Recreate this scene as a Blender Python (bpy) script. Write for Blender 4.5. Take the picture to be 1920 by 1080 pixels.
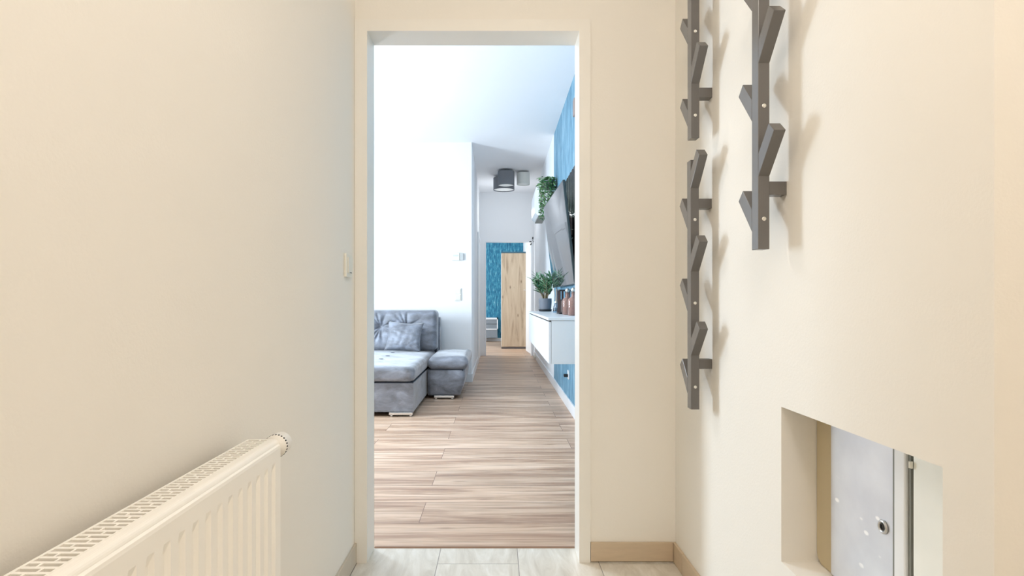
import bpy, bmesh, math, random
from mathutils import Vector, Matrix, Euler
random.seed(7)
PI = math.pi
sc = bpy.context.scene
for o in list(bpy.data.objects):
    bpy.data.objects.remove(o)
C = sc.collection

# ---------------------------------------------------------------- camera
EYE = 0.996                                   # lens height above the floor
cam_d = bpy.data.cameras.new('camera'); cam = bpy.data.objects.new('camera', cam_d); C.objects.link(cam)
cam.location = (0, 0, EYE); cam.rotation_euler = (PI/2, 0, 0)
cam_d.sensor_width = 36; cam_d.lens = 20.0
cam_d.shift_x = 28/1920; cam_d.shift_y = 23/1920
cam_d.clip_start = 0.02
sc.camera = cam

# ---------------------------------------------------------------- world, exposure
w = bpy.data.worlds.new('world'); sc.world = w; w.use_nodes = True
bg = w.node_tree.nodes['Background']; bg.inputs[0].default_value = (0.80, 0.90, 1.0, 1); bg.inputs[1].default_value = 1.0
sc.view_settings.view_transform = 'Standard'; sc.view_settings.look = 'None'
sc.view_settings.gamma = 1; sc.view_settings.use_curve_mapping = False
sc.view_settings.exposure = 0.0
try:
    sc.cycles.max_bounces = 12; sc.cycles.diffuse_bounces = 8; sc.cycles.caustics_reflective = False
    sc.cycles.caustics_refractive = False
except Exception: pass

def area(name, loc, rot, sx, sy, power, col):
    l = bpy.data.lights.new(name, 'AREA'); l.shape = 'RECTANGLE'; l.size = sx; l.size_y = sy
    l.energy = power; l.color = col
    o = bpy.data.objects.new(name, l); C.objects.link(o); o.location = loc; o.rotation_euler = rot
    return o
def point(name, loc, power, col, r=0.1):
    l = bpy.data.lights.new(name, 'POINT'); l.energy = power; l.color = col; l.shadow_soft_size = r
    o = bpy.data.objects.new(name, l); C.objects.link(o); o.location = loc
    return o
# daylight of the living room window (west wall), hall ceiling lamp, added corridor fill and far room
area('living_window_daylight', (-2.86, 4.82, 1.30), (0, -PI/2, 0), 1.3, 0.9, 142, (0.73, 0.87, 1.0))
area('far_room_window_daylight', (-2.6, 11.1, 1.5), (0, -PI/2, 0), 1.6, 1.2, 95, (0.88, 0.95, 1.0))
point('hall_lamp_light', (0.10, 0.15, 2.35), 25.5, (1.0, 0.915, 0.835), 0.14)
point('entrance_lamp_light', (0.9, -0.7, 2.3), 6, (1.0, 0.92, 0.84), 0.14)
point('living_lamp_fill', (-0.95, 3.05, 2.55), 27, (1.0, 0.96, 0.92), 0.10)  # unseen room lamp, moved near the door as added fill for the floor
point('corridor_fill_light', (0.12, 9.30, 2.40), 5, (0.90, 0.95, 1.0), 0.03)  # added fill for the corridor; its ceiling lamp is unlit

# ---------------------------------------------------------------- pixel helpers (x and z at a scale of s pixels per metre)
def X(px, s): return (px - 932.0) / s
def Z(py, s): return EYE + (563.0 - py) / s
def D(s): return 1066.7 / s

# ---------------------------------------------------------------- materials
def srgb(r, g, b):
    f = lambda c: (c/255/12.92) if c/255 <= 0.04045 else ((c/255+0.055)/1.055)**2.4
    return (f(r), f(g), f(b), 1)
class NT:
    def __init__(s, name):
        s.m = bpy.data.materials.new(name); s.m.use_nodes = True
        s.t = s.m.node_tree; s.n = s.t.nodes; s.b = s.n['Principled BSDF']
    def new(s, typ, **kw):
        nd = s.n.new(typ)
        for k, v in kw.items(): setattr(nd, k, v)
        return nd
    def link(s, a, b): s.t.links.new(a, b)
def mat(name, col, rough=0.5, metal=0.0, noise=0.0, nscale=20, bump=0.0, bscale=60, trans=0, ior=1.45, emit=0, stretch=(1,1,1), sheen=0):
    t = NT(name); b = t.b
    b.inputs['Base Color'].default_value = col; b.inputs['Roughness'].default_value = rough; b.inputs['Metallic'].default_value = metal
    b.inputs['IOR'].default_value = ior
    if trans: b.inputs['Transmission Weight'].default_value = trans
    if sheen: b.inputs['Sheen Weight'].default_value = sheen
    if emit:
        b.inputs['Emission Color'].default_value = col; b.inputs['Emission Strength'].default_value = emit
    tc = t.new('ShaderNodeTexCoord'); mp = t.new('ShaderNodeMapping'); mp.inputs['Scale'].default_value = stretch
    t.link(tc.outputs['Object'], mp.inputs[0])
    nz = t.new('ShaderNodeTexNoise'); nz.inputs['Scale'].default_value = nscale; nz.inputs['Detail'].default_value = 4
    t.link(mp.outputs[0], nz.inputs['Vector'])
    mx = t.new('ShaderNodeMix', data_type='RGBA')
    k = 1 - noise
    mx.inputs[6].default_value = (col[0]*k, col[1]*k, col[2]*k, 1)
    mx.inputs[7].default_value = (min(1, col[0]*(1+noise)), min(1, col[1]*(1+noise)), min(1, col[2]*(1+noise)), 1)
    t.link(nz.outputs[0], mx.inputs[0]); t.link(mx.outputs[2], b.inputs['Base Color'])
    if bump:
        nb = t.new('ShaderNodeTexNoise'); nb.inputs['Scale'].default_value = bscale; nb.inputs['Detail'].default_value = 3
        t.link(mp.outputs[0], nb.inputs['Vector'])
        bp = t.new('ShaderNodeBump'); bp.inputs['Strength'].default_value = bump; bp.inputs['Distance'].default_value = 0.01
        t.link(nb.outputs[0], bp.inputs['Height']); t.link(bp.outputs[0], b.inputs['Normal'])
    return t.m

def ramp(t, stops):
    r = t.new('ShaderNodeValToRGB'); e = r.color_ramp.elements
    e[0].position, e[0].color = stops[0]; e[1].position, e[1].color = stops[-1]
    for p, c in stops[1:-1]:
        x = e.new(p); x.color = c
    return r

def mat_planks():
    t = NT('plank_floor'); b = t.b
    tc = t.new('ShaderNodeTexCoord'); mp = t.new('ShaderNodeMapping'); mp.inputs['Location'].default_value = (0.35, -2.29, 0)
    t.link(tc.outputs['Object'], mp.inputs[0])
    br = t.new('ShaderNodeTexBrick'); br.offset = 0.37; br.offset_frequency = 2
    br.inputs['Scale'].default_value = 1; br.inputs['Brick Width'].default_value = 1.35; br.inputs['Row Height'].default_value = 0.256
    br.inputs['Mortar Size'].default_value = 0.0016; br.inputs['Mortar Smooth'].default_value = 0.2
    br.inputs['Color1'].default_value = (0.1, 0.1, 0.1, 1); br.inputs['Color2'].default_value = (0.9, 0.9, 0.9, 1); br.inputs['Mortar'].default_value = (0.5, 0.5, 0.5, 1)
    t.link(mp.outputs[0], br.inputs['Vector'])
    # shift grain for each plank
    ad = t.new('ShaderNodeVectorMath', operation='MULTIPLY_ADD'); ad.inputs[1].default_value = (3.0, 7.0, 5.0)
    t.link(br.outputs['Color'], ad.inputs[0]); t.link(mp.outputs[0], ad.inputs[2])
    m2 = t.new('ShaderNodeMapping'); m2.inputs['Scale'].default_value = (0.7, 7.5, 1)
    t.link(ad.outputs[0], m2.inputs[0])
    n1 = t.new('ShaderNodeTexNoise'); n1.inputs['Scale'].default_value = 1.5; n1.inputs['Detail'].default_value = 7; n1.inputs['Roughness'].default_value = 0.62; n1.inputs['Distortion'].default_value = 0.6
    t.link(m2.outputs[0], n1.inputs['Vector'])
    r1 = ramp(t, [(0.25, srgb(134, 102, 82)), (0.38, srgb(182, 147, 121)), (0.53, srgb(215, 184, 157)), (0.72, srgb(235, 208, 185))])
    t.link(n1.outputs[0], r1.inputs[0])
    m3 = t.new('ShaderNodeMapping'); m3.inputs['Scale'].default_value = (2.2, 42, 1); t.link(ad.outputs[0], m3.inputs[0])
    n2 = t.new('ShaderNodeTexNoise'); n2.inputs['Scale'].default_value = 1.2; n2.inputs['Detail'].default_value = 3; t.link(m3.outputs[0], n2.inputs['Vector'])
    r2 = ramp(t, [(0.32, (0.62, 0.58, 0.55, 1)), (0.56, (1, 1, 1, 1))]); t.link(n2.outputs[0], r2.inputs[0])
    mu = t.new('ShaderNodeMix', data_type='RGBA', blend_type='MULTIPLY'); mu.inputs[0].default_value = 0.8
    t.link(r1.outputs[0], mu.inputs[6]); t.link(r2.outputs[0], mu.inputs[7])
    # knots
    m4 = t.new('ShaderNodeMapping'); m4.inputs['Scale'].default_value = (2.2, 9, 1); t.link(ad.outputs[0], m4.inputs[0])
    vo = t.new('ShaderNodeTexVoronoi'); vo.inputs['Scale'].default_value = 1.0; t.link(m4.outputs[0], vo.inputs['Vector'])
    r4 = ramp(t, [(0.02, (0.50, 0.42, 0.38, 1)), (0.13, (1, 1, 1, 1))]); t.link(vo.outputs[0], r4.inputs[0])
    mk = t.new('ShaderNodeMix', data_type='RGBA', blend_type='MULTIPLY'); mk.inputs[0].default_value = 0.75
    t.link(mu.outputs[2], mk.inputs[6]); t.link(r4.outputs[0], mk.inputs[7])
    # plank to plank tone and joints
    hs = t.new('ShaderNodeMapRange'); hs.inputs[3].default_value = 0.84; hs.inputs[4].default_value = 1.04; t.link(br.outputs['Color'], hs.inputs[0])
    mt = t.new('ShaderNodeVectorMath', operation='SCALE'); t.link(mk.outputs[2], mt.inputs[0]); t.link(hs.outputs[0], mt.inputs['Scale'])
    mj = t.new('ShaderNodeMix', data_type='RGBA'); mj.inputs[7].default_value = srgb(120, 92, 76)
    t.link(br.outputs['Fac'], mj.inputs[0]); t.link(mt.outputs[0], mj.inputs[6])
    t.link(mj.outputs[2], b.inputs['Base Color']); b.inputs['Roughness'].default_value = 0.42
    return t.m

def mat_tiles():
    t = NT('stone_tiles'); b = t.b
    tc = t.new('ShaderNodeTexCoord'); sp = t.new('ShaderNodeSeparateXYZ'); cb = t.new('ShaderNodeCombineXYZ')
    t.link(tc.outputs['Object'], sp.inputs[0]); t.link(sp.outputs[1], cb.inputs[0]); t.link(sp.outputs[0], cb.inputs[1])
    mp = t.new('ShaderNodeMapping'); mp.inputs['Location'].default_value = (-2.149+0.61*4, 0.2256+0.306*7, 0); t.link(cb.outputs[0], mp.inputs[0])
    br = t.new('ShaderNodeTexBrick'); br.offset = 0.5; br.offset_frequency = 2
    br.inputs['Scale'].default_value = 1; br.inputs['Brick Width'].default_value = 0.61; br.inputs['Row Height'].default_value = 0.306
    br.inputs['Mortar Size'].default_value = 0.0016
    br.inputs['Color1'].default_value = (0, 0, 0, 1); br.inputs['Color2'].default_value = (1, 1, 1, 1); br.inputs['Mortar'].default_value = (0.5, 0.5, 0.5, 1)
    t.link(mp.outputs[0], br.inputs['Vector'])
    ad = t.new('ShaderNodeVectorMath', operation='MULTIPLY_ADD'); ad.inputs[1].default_value = (9.0, 5.0, 3.0)
    t.link(br.outputs['Color'], ad.inputs[0]); t.link(mp.outputs[0], ad.inputs[2])
    rt = t.new('ShaderNodeMapping'); rt.inputs['Rotation'].default_value = (0, 0, 0.6); rt.inputs['Scale'].default_value = (2.5, 11, 1); t.link(ad.outputs[0], rt.inputs[0])
    n1 = t.new('ShaderNodeTexNoise'); n1.inputs['Scale'].default_value = 1.6; n1.inputs['Detail'].default_value = 8; n1.inputs['Roughness'].default_value = 0.65; n1.inputs['Distortion'].default_value = 0.8
    t.link(rt.outputs[0], n1.inputs['Vector'])
    r1 = ramp(t, [(0.28, srgb(196, 188, 174)), (0.5, srgb(216, 210, 198)), (0.72, srgb(234, 230, 222))]); t.link(n1.outputs[0], r1.inputs[0])
    mj = t.new('ShaderNodeMix', data_type='RGBA'); mj.inputs[7].default_value = srgb(140, 134, 124)
    t.link(br.outputs['Fac'], mj.inputs[0]); t.link(r1.outputs[0], mj.inputs[6]); t.link(mj.outputs[2], b.inputs['Base Color'])
    b.inputs['Roughness'].default_value = 0.38
    return t.m

def mat_wallpaper(name, dark, mid, light, fleck, axis):
    t = NT(name); b = t.b
    tc = t.new('ShaderNodeTexCoord'); mp = t.new('ShaderNodeMapping'); mp.inputs['Scale'].default_value = axis
    t.link(tc.outputs['Object'], mp.inputs[0])
    n1 = t.new('ShaderNodeTexNoise'); n1.inputs['Scale'].default_value = 1; n1.inputs['Detail'].default_value = 6; n1.inputs['Roughness'].default_value = 0.7
    t.link(mp.outputs[0], n1.inputs['Vector'])
    r = ramp(t, [(0.34, dark), (0.46, mid), (0.57, light), (0.70, fleck)]); t.link(n1.outputs[0], r.inputs[0])
    t.link(r.outputs[0], b.inputs['Base Color']); b.inputs['Roughness'].default_value = 0.6
    return t.m

def mat_velvet():
    t = NT('crushed_velvet'); b = t.b
    tc = t.new('ShaderNodeTexCoord'); mp = t.new('ShaderNodeMapping'); mp.inputs['Scale'].default_value = (4, 4, 9); t.link(tc.outputs['Object'], mp.inputs[0])
    n1 = t.new('ShaderNodeTexNoise'); n1.inputs['Scale'].default_value = 1.3; n1.inputs['Detail'].default_value = 7; n1.inputs['Roughness'].default_value = 0.6; n1.inputs['Distortion'].default_value = 0.5
    t.link(mp.outputs[0], n1.inputs['Vector'])
    r = ramp(t, [(0.30, srgb(96, 98, 104)), (0.46, srgb(118, 121, 129)), (0.60, srgb(136, 141, 152)), (0.76, srgb(158, 164, 178))]); t.link(n1.outputs[0], r.inputs[0])
    t.link(r.outputs[0], b.inputs['Base Color']); b.inputs['Roughness'].default_value = 0.55
    b.inputs['Sheen Weight'].default_value = 0.55; b.inputs['Sheen Roughness'].default_value = 0.35
    nb = t.new('ShaderNodeTexNoise'); nb.inputs['Scale'].default_value = 16; nb.inputs['Detail'].default_value = 4; t.link(tc.outputs['Object'], nb.inputs['Vector'])
    bp = t.new('ShaderNodeBump'); bp.inputs['Strength'].default_value = 0.35; bp.inputs['Distance'].default_value = 0.02
    t.link(nb.outputs[0], bp.inputs['Height']); t.link(bp.outputs[0], b.inputs['Normal'])
    return t.m

def mat_oak():
    t = NT('knotty_oak'); b = t.b
    tc = t.new('ShaderNodeTexCoord'); mp = t.new('ShaderNodeMapping'); mp.inputs['Scale'].default_value = (9, 9, 0.9); t.link(tc.outputs['Object'], mp.inputs[0])
    n1 = t.new('ShaderNodeTexNoise'); n1.inputs['Scale'].default_value = 1.6; n1.inputs['Detail'].default_value = 7; n1.inputs['Distortion'].default_value = 0.9
    t.link(mp.outputs[0], n1.inputs['Vector'])
    r = ramp(t, [(0.28, srgb(146, 126, 104)), (0.42, srgb(180, 160, 136)), (0.70, srgb(198, 180, 156))]); t.link(n1.outputs[0], r.inputs[0])
    m4 = t.new('ShaderNodeMapping'); m4.inputs['Scale'].default_value = (9, 9, 3.4); t.link(tc.outputs['Object'], m4.inputs[0])
    vo = t.new('ShaderNodeTexVoronoi'); vo.inputs['Scale'].default_value = 1.0; t.link(m4.outputs[0], vo.inputs['Vector'])
    r4 = ramp(t, [(0.04, (0.30, 0.24, 0.20, 1)), (0.15, (1, 1, 1, 1))]); t.link(vo.outputs[0], r4.inputs[0])
    mk = t.new('ShaderNodeMix', data_type='RGBA', blend_type='MULTIPLY'); mk.inputs[0].default_value = 0.8
    t.link(r.outputs[0], mk.inputs[6]); t.link(r4.outputs[0], mk.inputs[7]); t.link(mk.outputs[2], b.inputs['Base Color'])
    b.inputs['Roughness'].default_value = 0.5
    return t.m

def mat_leaf(name, c1, c2, c3):
    t = NT(name); b = t.b
    g = t.new('ShaderNodeNewGeometry')
    r = ramp(t, [(0.0, c1), (0.55, c2), (1.0, c3)]); t.link(g.outputs['Random Per Island'], r.inputs[0])
    t.link(r.outputs[0], b.inputs['Base Color']); b.inputs['Roughness'].default_value = 0.4
    return t.m

def mat_metal_door():
    t = NT('painted_sheet_metal'); b = t.b
    tc = t.new('ShaderNodeTexCoord')
    n1 = t.new('ShaderNodeTexNoise'); n1.inputs['Scale'].default_value = 9; n1.inputs['Detail'].default_value = 5; t.link(tc.outputs['Object'], n1.inputs['Vector'])
    r = ramp(t, [(0.35, srgb(206, 209, 216)), (0.7, srgb(222, 225, 230))]); t.link(n1.outputs[0], r.inputs[0])
    # small chips in the paint
    mp = t.new('ShaderNodeMapping'); mp.inputs['Scale'].default_value = (30, 17, 30); mp.inputs['Rotation'].default_value = (0.7, 0, 0); t.link(tc.outputs['Object'], mp.inputs[0])
    vo = t.new('ShaderNodeTexVoronoi'); vo.inputs['Scale'].default_value = 1; vo.inputs['Randomness'].default_value = 1; t.link(mp.outputs[0], vo.inputs['Vector'])
    rv = ramp(t, [(0.10, (1, 1, 1, 1)), (0.16, (0, 0, 0, 1))]); t.link(vo.outputs[0], rv.inputs[0])
    n2 = t.new('ShaderNodeTexNoise'); n2.inputs['Scale'].default_value = 8; t.link(tc.outputs['Object'], n2.inputs['Vector'])
    r2 = ramp(t, [(0.48, (0, 0, 0, 1)), (0.54, (1, 1, 1, 1))]); t.link(n2.outputs[0], r2.inputs[0])
    mm = t.new('ShaderNodeMath', operation='MULTIPLY'); t.link(rv.outputs[0], mm.inputs[0]); t.link(r2.outputs[0], mm.inputs[1])
    mx = t.new('ShaderNodeMix', data_type='RGBA'); mx.inputs[7].default_value = (0.95, 0.95, 0.95, 1)
    t.link(mm.outputs[0], mx.inputs[0]); t.link(r.outputs[0], mx.inputs[6]); t.link(mx.outputs[2], b.inputs['Base Color'])
    b.inputs['Metallic'].default_value = 0.35; b.inputs['Roughness'].default_value = 0.3
    return t.m

M = dict(
    hall_wall=mat('hall_plaster', srgb(238, 234, 226), 0.85, noise=0.015, nscale=2.5, bump=0.05, bscale=180),
    wall=mat('white_plaster', srgb(240, 242, 244), 0.85, noise=0.01, nscale=3, bump=0.04, bscale=150),
    ceiling=mat('ceiling_paint', srgb(242, 243, 245), 0.9, noise=0.01, nscale=2),
    frame=mat('frame_paint', srgb(238, 235, 228), 0.4, noise=0.01),
    white=mat('white_lacquer', srgb(236, 239, 242), 0.3, noise=0.01),
    planks=mat_planks(), tiles=mat_tiles(),
    skirt=mat('skirting_tile', srgb(205, 186, 160), 0.45, noise=0.09, nscale=14, stretch=(1, 1, 6)),
    skirt_grey=mat('skirting_tile_grey', srgb(200, 190, 174), 0.45, noise=0.07, nscale=14),
    blue=mat_wallpaper('blue_wallpaper', srgb(58, 104, 130), srgb(94, 140, 164), srgb(120, 162, 184), srgb(180, 206, 218), (34, 34, 3.6)),
    teal=mat_wallpaper('teal_wallpaper', srgb(6, 76, 112), srgb(24, 108, 140), srgb(60, 142, 168), srgb(150, 196, 206), (30, 30, 7)),
    rack=mat('rack_grey_paint', srgb(106, 103, 100), 0.24, noise=0.03, nscale=40),
    screw=mat('screw_metal', srgb(225, 222, 215), 0.25, 0.9),
    radiator=mat('radiator_enamel', srgb(246, 243, 236), 0.35, noise=0.01),
    dark=mat('dark_recess', srgb(38, 36, 32), 0.8),
    beige=mat('beige_box', srgb(196, 182, 150), 0.6, noise=0.05, nscale=8),
    metal_door=mat_metal_door(),
    mid_grey=mat('mid_grey_matt', srgb(128, 130, 124), 0.6),
    steel=mat('brushed_steel', srgb(200, 200, 198), 0.3, 1.0, noise=0.05),
    chrome=mat('satin_chrome', srgb(225, 225, 225), 0.2, 1.0),
    velvet=mat_velvet(),
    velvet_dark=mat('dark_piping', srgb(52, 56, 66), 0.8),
    oak=mat_oak(),
    black=mat('black_paint', srgb(36, 38, 40), 0.45, noise=0.05),
    slat=mat('anthracite_slat', srgb(44, 48, 52), 0.22, noise=0.08),
    screen=mat('glossy_screen', srgb(128, 132, 138), 0.03, 0.85),
    bezel=mat('bezel_grey', srgb(70, 82, 86), 0.35, 0.4),
    shade_dark=mat('grey_fabric_shade', srgb(128, 132, 138), 0.85, noise=0.06, nscale=90),
    shade_white=mat('white_fabric_shade', srgb(232, 236, 232), 0.85, noise=0.02),
    diffuser=mat('lamp_diffuser', srgb(235, 238, 236), 0.6),
    grey_unit=mat('grey_laminate', srgb(130, 138, 146), 0.5, noise=0.03),
    pot=mat('grey_ceramic_pot', srgb(112, 116, 124), 0.6, noise=0.04),
    soil=mat('soil', srgb(60, 46, 38), 0.9, noise=0.3),
    stem=mat('plant_stem', srgb(120, 110, 84), 0.7, noise=0.1),
    leaf=mat_leaf('shrub_leaves', srgb(44, 92, 60), srgb(86, 136, 94), srgb(176, 206, 178)),
    ivy=mat_leaf('trailing_leaves', srgb(44, 110, 54), srgb(98, 148, 92), srgb(182, 204, 176)),
    glass=mat('clear_glass', (0.9, 0.95, 1, 1), 0.03, trans=1),
    pink=mat('rose_glass', srgb(246, 196, 180), 0.08, trans=0.75),
    amber=mat('orange_liquid', srgb(244, 140, 98), 0.1, trans=0.4),
    reed=mat('reed_sticks', srgb(218, 196, 168), 0.7, noise=0.05),
    cork=mat('silver_cap', srgb(205, 205, 200), 0.3, 0.8),
    taupe=mat('taupe_wood', srgb(150, 132, 126), 0.6, noise=0.1),
    cream=mat('cream_plastic', srgb(232, 230, 220), 0.4, noise=0.01),
)

# ---------------------------------------------------------------- mesh helpers
def box(bm, x0, x1, y0, y1, z0, z1):
    vs = [bm.verts.new((x, y, z)) for x in (x0, x1) for y in (y0, y1) for z in (z0, z1)]
    for f in ((0,1,3,2), (4,6,7,5), (0,4,5,1), (2,3,7,6), (0,2,6,4), (1,5,7,3)):
        bm.faces.new([vs[i] for i in f])
    return vs
def prism(bm, pts, axis, a0, a1):
    """pts: 2-D outline extruded along axis ('x': pts=(y,z); 'y': pts=(x,z); 'z': pts=(x,y))"""
    def v(p, a):
        return {'x': (a, p[0], p[1]), 'y': (p[0], a, p[1]), 'z': (p[0], p[1], a)}[axis]
    A = [bm.verts.new(v(p, a0)) for p in pts]; B = [bm.verts.new(v(p, a1)) for p in pts]
    n = len(pts)
    bm.faces.new(A); bm.faces.new(B[::-1])
    for i in range(n):
        bm.faces.new([A[i], B[i], B[(i+1) % n], A[(i+1) % n]])
def lathe(bm, prof, cx, cy, n=28, mat4=None):
    """prof: list of (r,z) from bottom to top around the z axis"""
    rings = []
    for r, z in prof:
        if r < 1e-5: rings.append([bm.verts.new((cx, cy, z))])
        else: rings.append([bm.verts.new((cx + r*math.cos(2*PI*i/n), cy + r*math.sin(2*PI*i/n), z)) for i in range(n)])
    for a, b in zip(rings, rings[1:]):
        if len(a) == 1 and len(b) == 1: continue
        for i in range(n):
            j = (i+1) % n
            if len(a) == 1: bm.faces.new([a[0], b[i], b[j]])
            elif len(b) == 1: bm.faces.new([a[i], b[0], a[j]])
            else: bm.faces.new([a[i], b[i], b[j], a[j]])
    return rings
def tube(bm, pts, r, n=6):
    pts = [Vector(p) for p in pts]; rings = []
    for i, p in enumerate(pts):
        d = (pts[min(i+1, len(pts)-1)] - pts[max(i-1, 0)]).normalized()
        u = d.cross(Vector((0, 0, 1)));
        if u.length < 1e-3: u = d.cross(Vector((1, 0, 0)))
        u.normalize(); v = d.cross(u)
        rr = r[i] if isinstance(r, (list, tuple)) else r
        rings.append([bm.verts.new(p + rr*(math.cos(2*PI*k/n)*u + math.sin(2*PI*k/n)*v)) for k in range(n)])
    for a, b in zip(rings, rings[1:]):
        for k in range(n): bm.faces.new([a[k], a[(k+1) % n], b[(k+1) % n], b[k]])
    bm.faces.new(rings[0]); bm.faces.new(rings[-1][::-1])
def obj(name, bm, m, parent=None, bevel=0, seg=2, smooth=False, subsurf=0):
    bmesh.ops.recalc_face_normals(bm, faces=bm.faces)
    if bevel:
        es = [e for e in bm.edges if len(e.link_faces) == 2 and e.calc_face_angle(0) > 0.5]
        bmesh.ops.bevel(bm, geom=es, offset=bevel, segments=seg, affect='EDGES', profile=0.5)
    me = bpy.data.meshes.new(name); bm.to_mesh(me); bm.free()
    me.materials.append(M[m] if isinstance(m, str) else m)
    if smooth:
        for p in me.polygons: p.use_smooth = True
    o = bpy.data.objects.new(name, me); C.objects.link(o)
    if parent is not None:
        o.parent = parent
        o.matrix_parent_inverse = parent_world(parent).inverted()
    if subsurf:
        md = o.modifiers.new('subdivision', 'SUBSURF'); md.levels = subsurf; md.render_levels = subsurf
    return o
def parent_world(p):
    mw = p.matrix_basis.copy()
    if p.parent is not None: mw = parent_world(p.parent) @ p.matrix_parent_inverse @ mw
    return mw
def B(): return bmesh.new()
def boxo(name, m, parent, x0, x1, y0, y1, z0, z1, bevel=0, seg=2, smooth=False):
    bm = B(); box(bm, x0, x1, y0, y1, z0, z1); return obj(name, bm, m, parent, bevel, seg, smooth)
def thing(name, label, cat, loc, group=None):
    o = bpy.data.objects.new(name, None); C.objects.link(o); o.location = loc; o.empty_display_size = 0.05
    o['label'] = label; o['category'] = cat
    if group: o['group'] = group
    return o
def tag(o, label, cat, group=None):
    o['label'] = label; o['category'] = cat
    if group: o['group'] = group
    return o
def struct(o, label=None):
    o['kind'] = 'structure'
    if label: o['label'] = label
    return o

# ================================================================ THE SETTING
XL, XR = -0.541, 0.680          # hall side walls
YD, YB = 2.170, 2.270           # hall and living faces of the wall with the doorway
OX0, OX1, OZ = -0.493, 0.312, 2.018   # clear opening of the doorway
CZ = 2.92                       # living room and corridor ceiling
RX = 0.660                      # living room right wall
LY = 6.93                       # living room end wall
CXL = -0.310                    # corridor left wall
FY = 10.20                      # corridor end wall
# floors
bm = B(); box(bm, XL-0.2, 2.0, -1.8, 2.288, -0.10, 0); struct(obj('floor', bm, 'tiles'), 'light stone tile floor of the hall')
bm = B(); box(bm, -3.3, 1.0, 2.291, 14.2, -0.10, 0.0); struct(obj('floor', bm, 'planks'), 'brown oak plank floor beyond the doorway')
bm = B(); prism(bm, [(2.284, 0), (2.2885, 0.004), (2.296, 0.004), (2.300, 0)], 'x', OX0+0.001, OX1-0.001)
struct(obj('trim_1', bm, mat('joint_strip', srgb(150, 120, 98), 0.5)), 'thin brown joint strip between tiles and planks')
# hall shell
struct(boxo('wall_left', 'hall_wall', None, XL-0.2, XL, -1.8, YD, 0, 2.6), 'cream left wall of the hall behind the radiator')
bm = B()
WT = 0.0
box(bm, -3.1, OX0-0.006, YD, YB, 0, CZ); box(bm, OX1+0.006, 1.0, YD, YB, 0, CZ); box(bm, OX0-0.006, OX1+0.006, YD, YB, OZ+0.006, CZ)
struct(obj('wall_front', bm, 'hall_wall'), 'cream wall around the doorway')
NY0, NY1, NZ0, NZ1, NX = 0.868, 1.361, 0.371, 0.741, 0.764
bm = B()
box(bm, XR, 1.8, NY1, YD, 0, 2.6); box(bm, XR, 1.8, 0.778, NY0, 0, 2.6)
box(bm, XR, 1.8, NY0, NY1, 0, NZ0); box(bm, XR, 1.8, NY0, NY1, NZ1, 2.6)
box(bm, NX+0.02, 1.8, NY0, NY1, NZ0, NZ1)
struct(obj('wall_right', bm, 'hall_wall'), 'white right wall of the hall with a recessed niche')
struct(boxo('wall_right', 'hall_wall', None, 1.8, 2.0, -1.8, 0.778, 0, 2.6))
struct(boxo('wall_back', 'hall_wall', None, XL-0.2, 2.0, -2.0, -1.8, 0, 2.6))
struct(boxo('ceiling', 'ceiling', None, XL-0.2, 2.0, -2.0, YD, 2.6, 2.7))
# skirting tiles of the hall
bm = B(); y = YD
for y0, y1 in ((1.62, 2.168), (1.01, 1.617), (0.40, 1.007), (-0.21, 0.397), (-1.8, -0.213)):
    box(bm, XL, XL+0.009, y0, y1, 0.001, 0.075)
struct(obj('baseboard_left', bm, 'skirt_grey', bevel=0.001), 'grey beige tile skirting along the left hall wall')
bm = B(); box(bm, 0.356, XR-0.011, YD-0.010, YD, 0.004, 0.075)
struct(obj('baseboard_front', bm, 'skirt', bevel=0.001), 'tan tile skirting right of the doorway')
bm = B()
for y0, y1 in ((2.065, 2.168), (1.46, 2.062), (0.78, 1.457)):
    box(bm, XR-0.010, XR, y0, y1, 0.001, 0.075)
struct(obj('baseboard_right', bm, 'skirt', bevel=0.001), 'tan tile skirting along the right hall wall')
# steel door frame of the doorway
bm = B()
fx0, fx1, fz = XL+0.001, 0.354, 2.062
box(bm, fx0, OX0, YD-0.012, YD+0.012, 0, fz); box(bm, OX1, fx1, YD-0.012, YD+0.012, 0, fz); box(bm, OX0, OX1, YD-0.012, YD+0.012, OZ, fz)
box(bm, OX0-0.005, OX0, YD+0.012, YB, 0, OZ); box(bm, OX1, OX1+0.005, YD+0.012, YB, 0, OZ); box(bm, OX0-0.005, OX1+0.005, YD+0.012, YB, OZ, OZ+0.005)
box(bm, OX0-0.045, OX0, YB, YB+0.012, 0, fz); box(bm, OX1, fx1, YB, YB+0.012, 0, fz); box(bm, OX0, OX1, YB, YB+0.012, OZ, fz)
struct(obj('door_1', bm, 'frame'), 'white steel frame around the open doorway')
# living room
bm = B()
WY0, WY1, WZ0, WZ1 = 4.27, 5.37, 0.50, 2.10
box(bm, -3.1, -2.9, YB, WY0, 0, CZ); box(bm, -3.1, -2.9, WY1, LY, 0, CZ); box(bm, -3.1, -2.9, WY0, WY1, 0, WZ0); box(bm, -3.1, -2.9, WY0, WY1, WZ1, CZ)
struct(obj('wall_left', bm, 'wall'), 'window wall of the living room')
bm = B()
for a, b_, c, d_ in ((WY0, WY0+0.07, WZ0, WZ1), (WY1-0.07, WY1, WZ0, WZ1), (WY0, WY1, WZ0, WZ0+0.07), (WY0, WY1, WZ1-0.07, WZ1), (4.79, 4.85, WZ0, WZ1)):
    box(bm, -3.06, -3.0, a, b_, c, d_)
struct(obj('window_1', bm, 'white', bevel=0.004), 'white window frame of the living room')
bm = B(); box(bm, -3.1, CXL, LY, LY+0.16, 0, CZ)
struct(obj('wall_back', bm, 'wall'), 'white wall behind the sofa')
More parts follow.
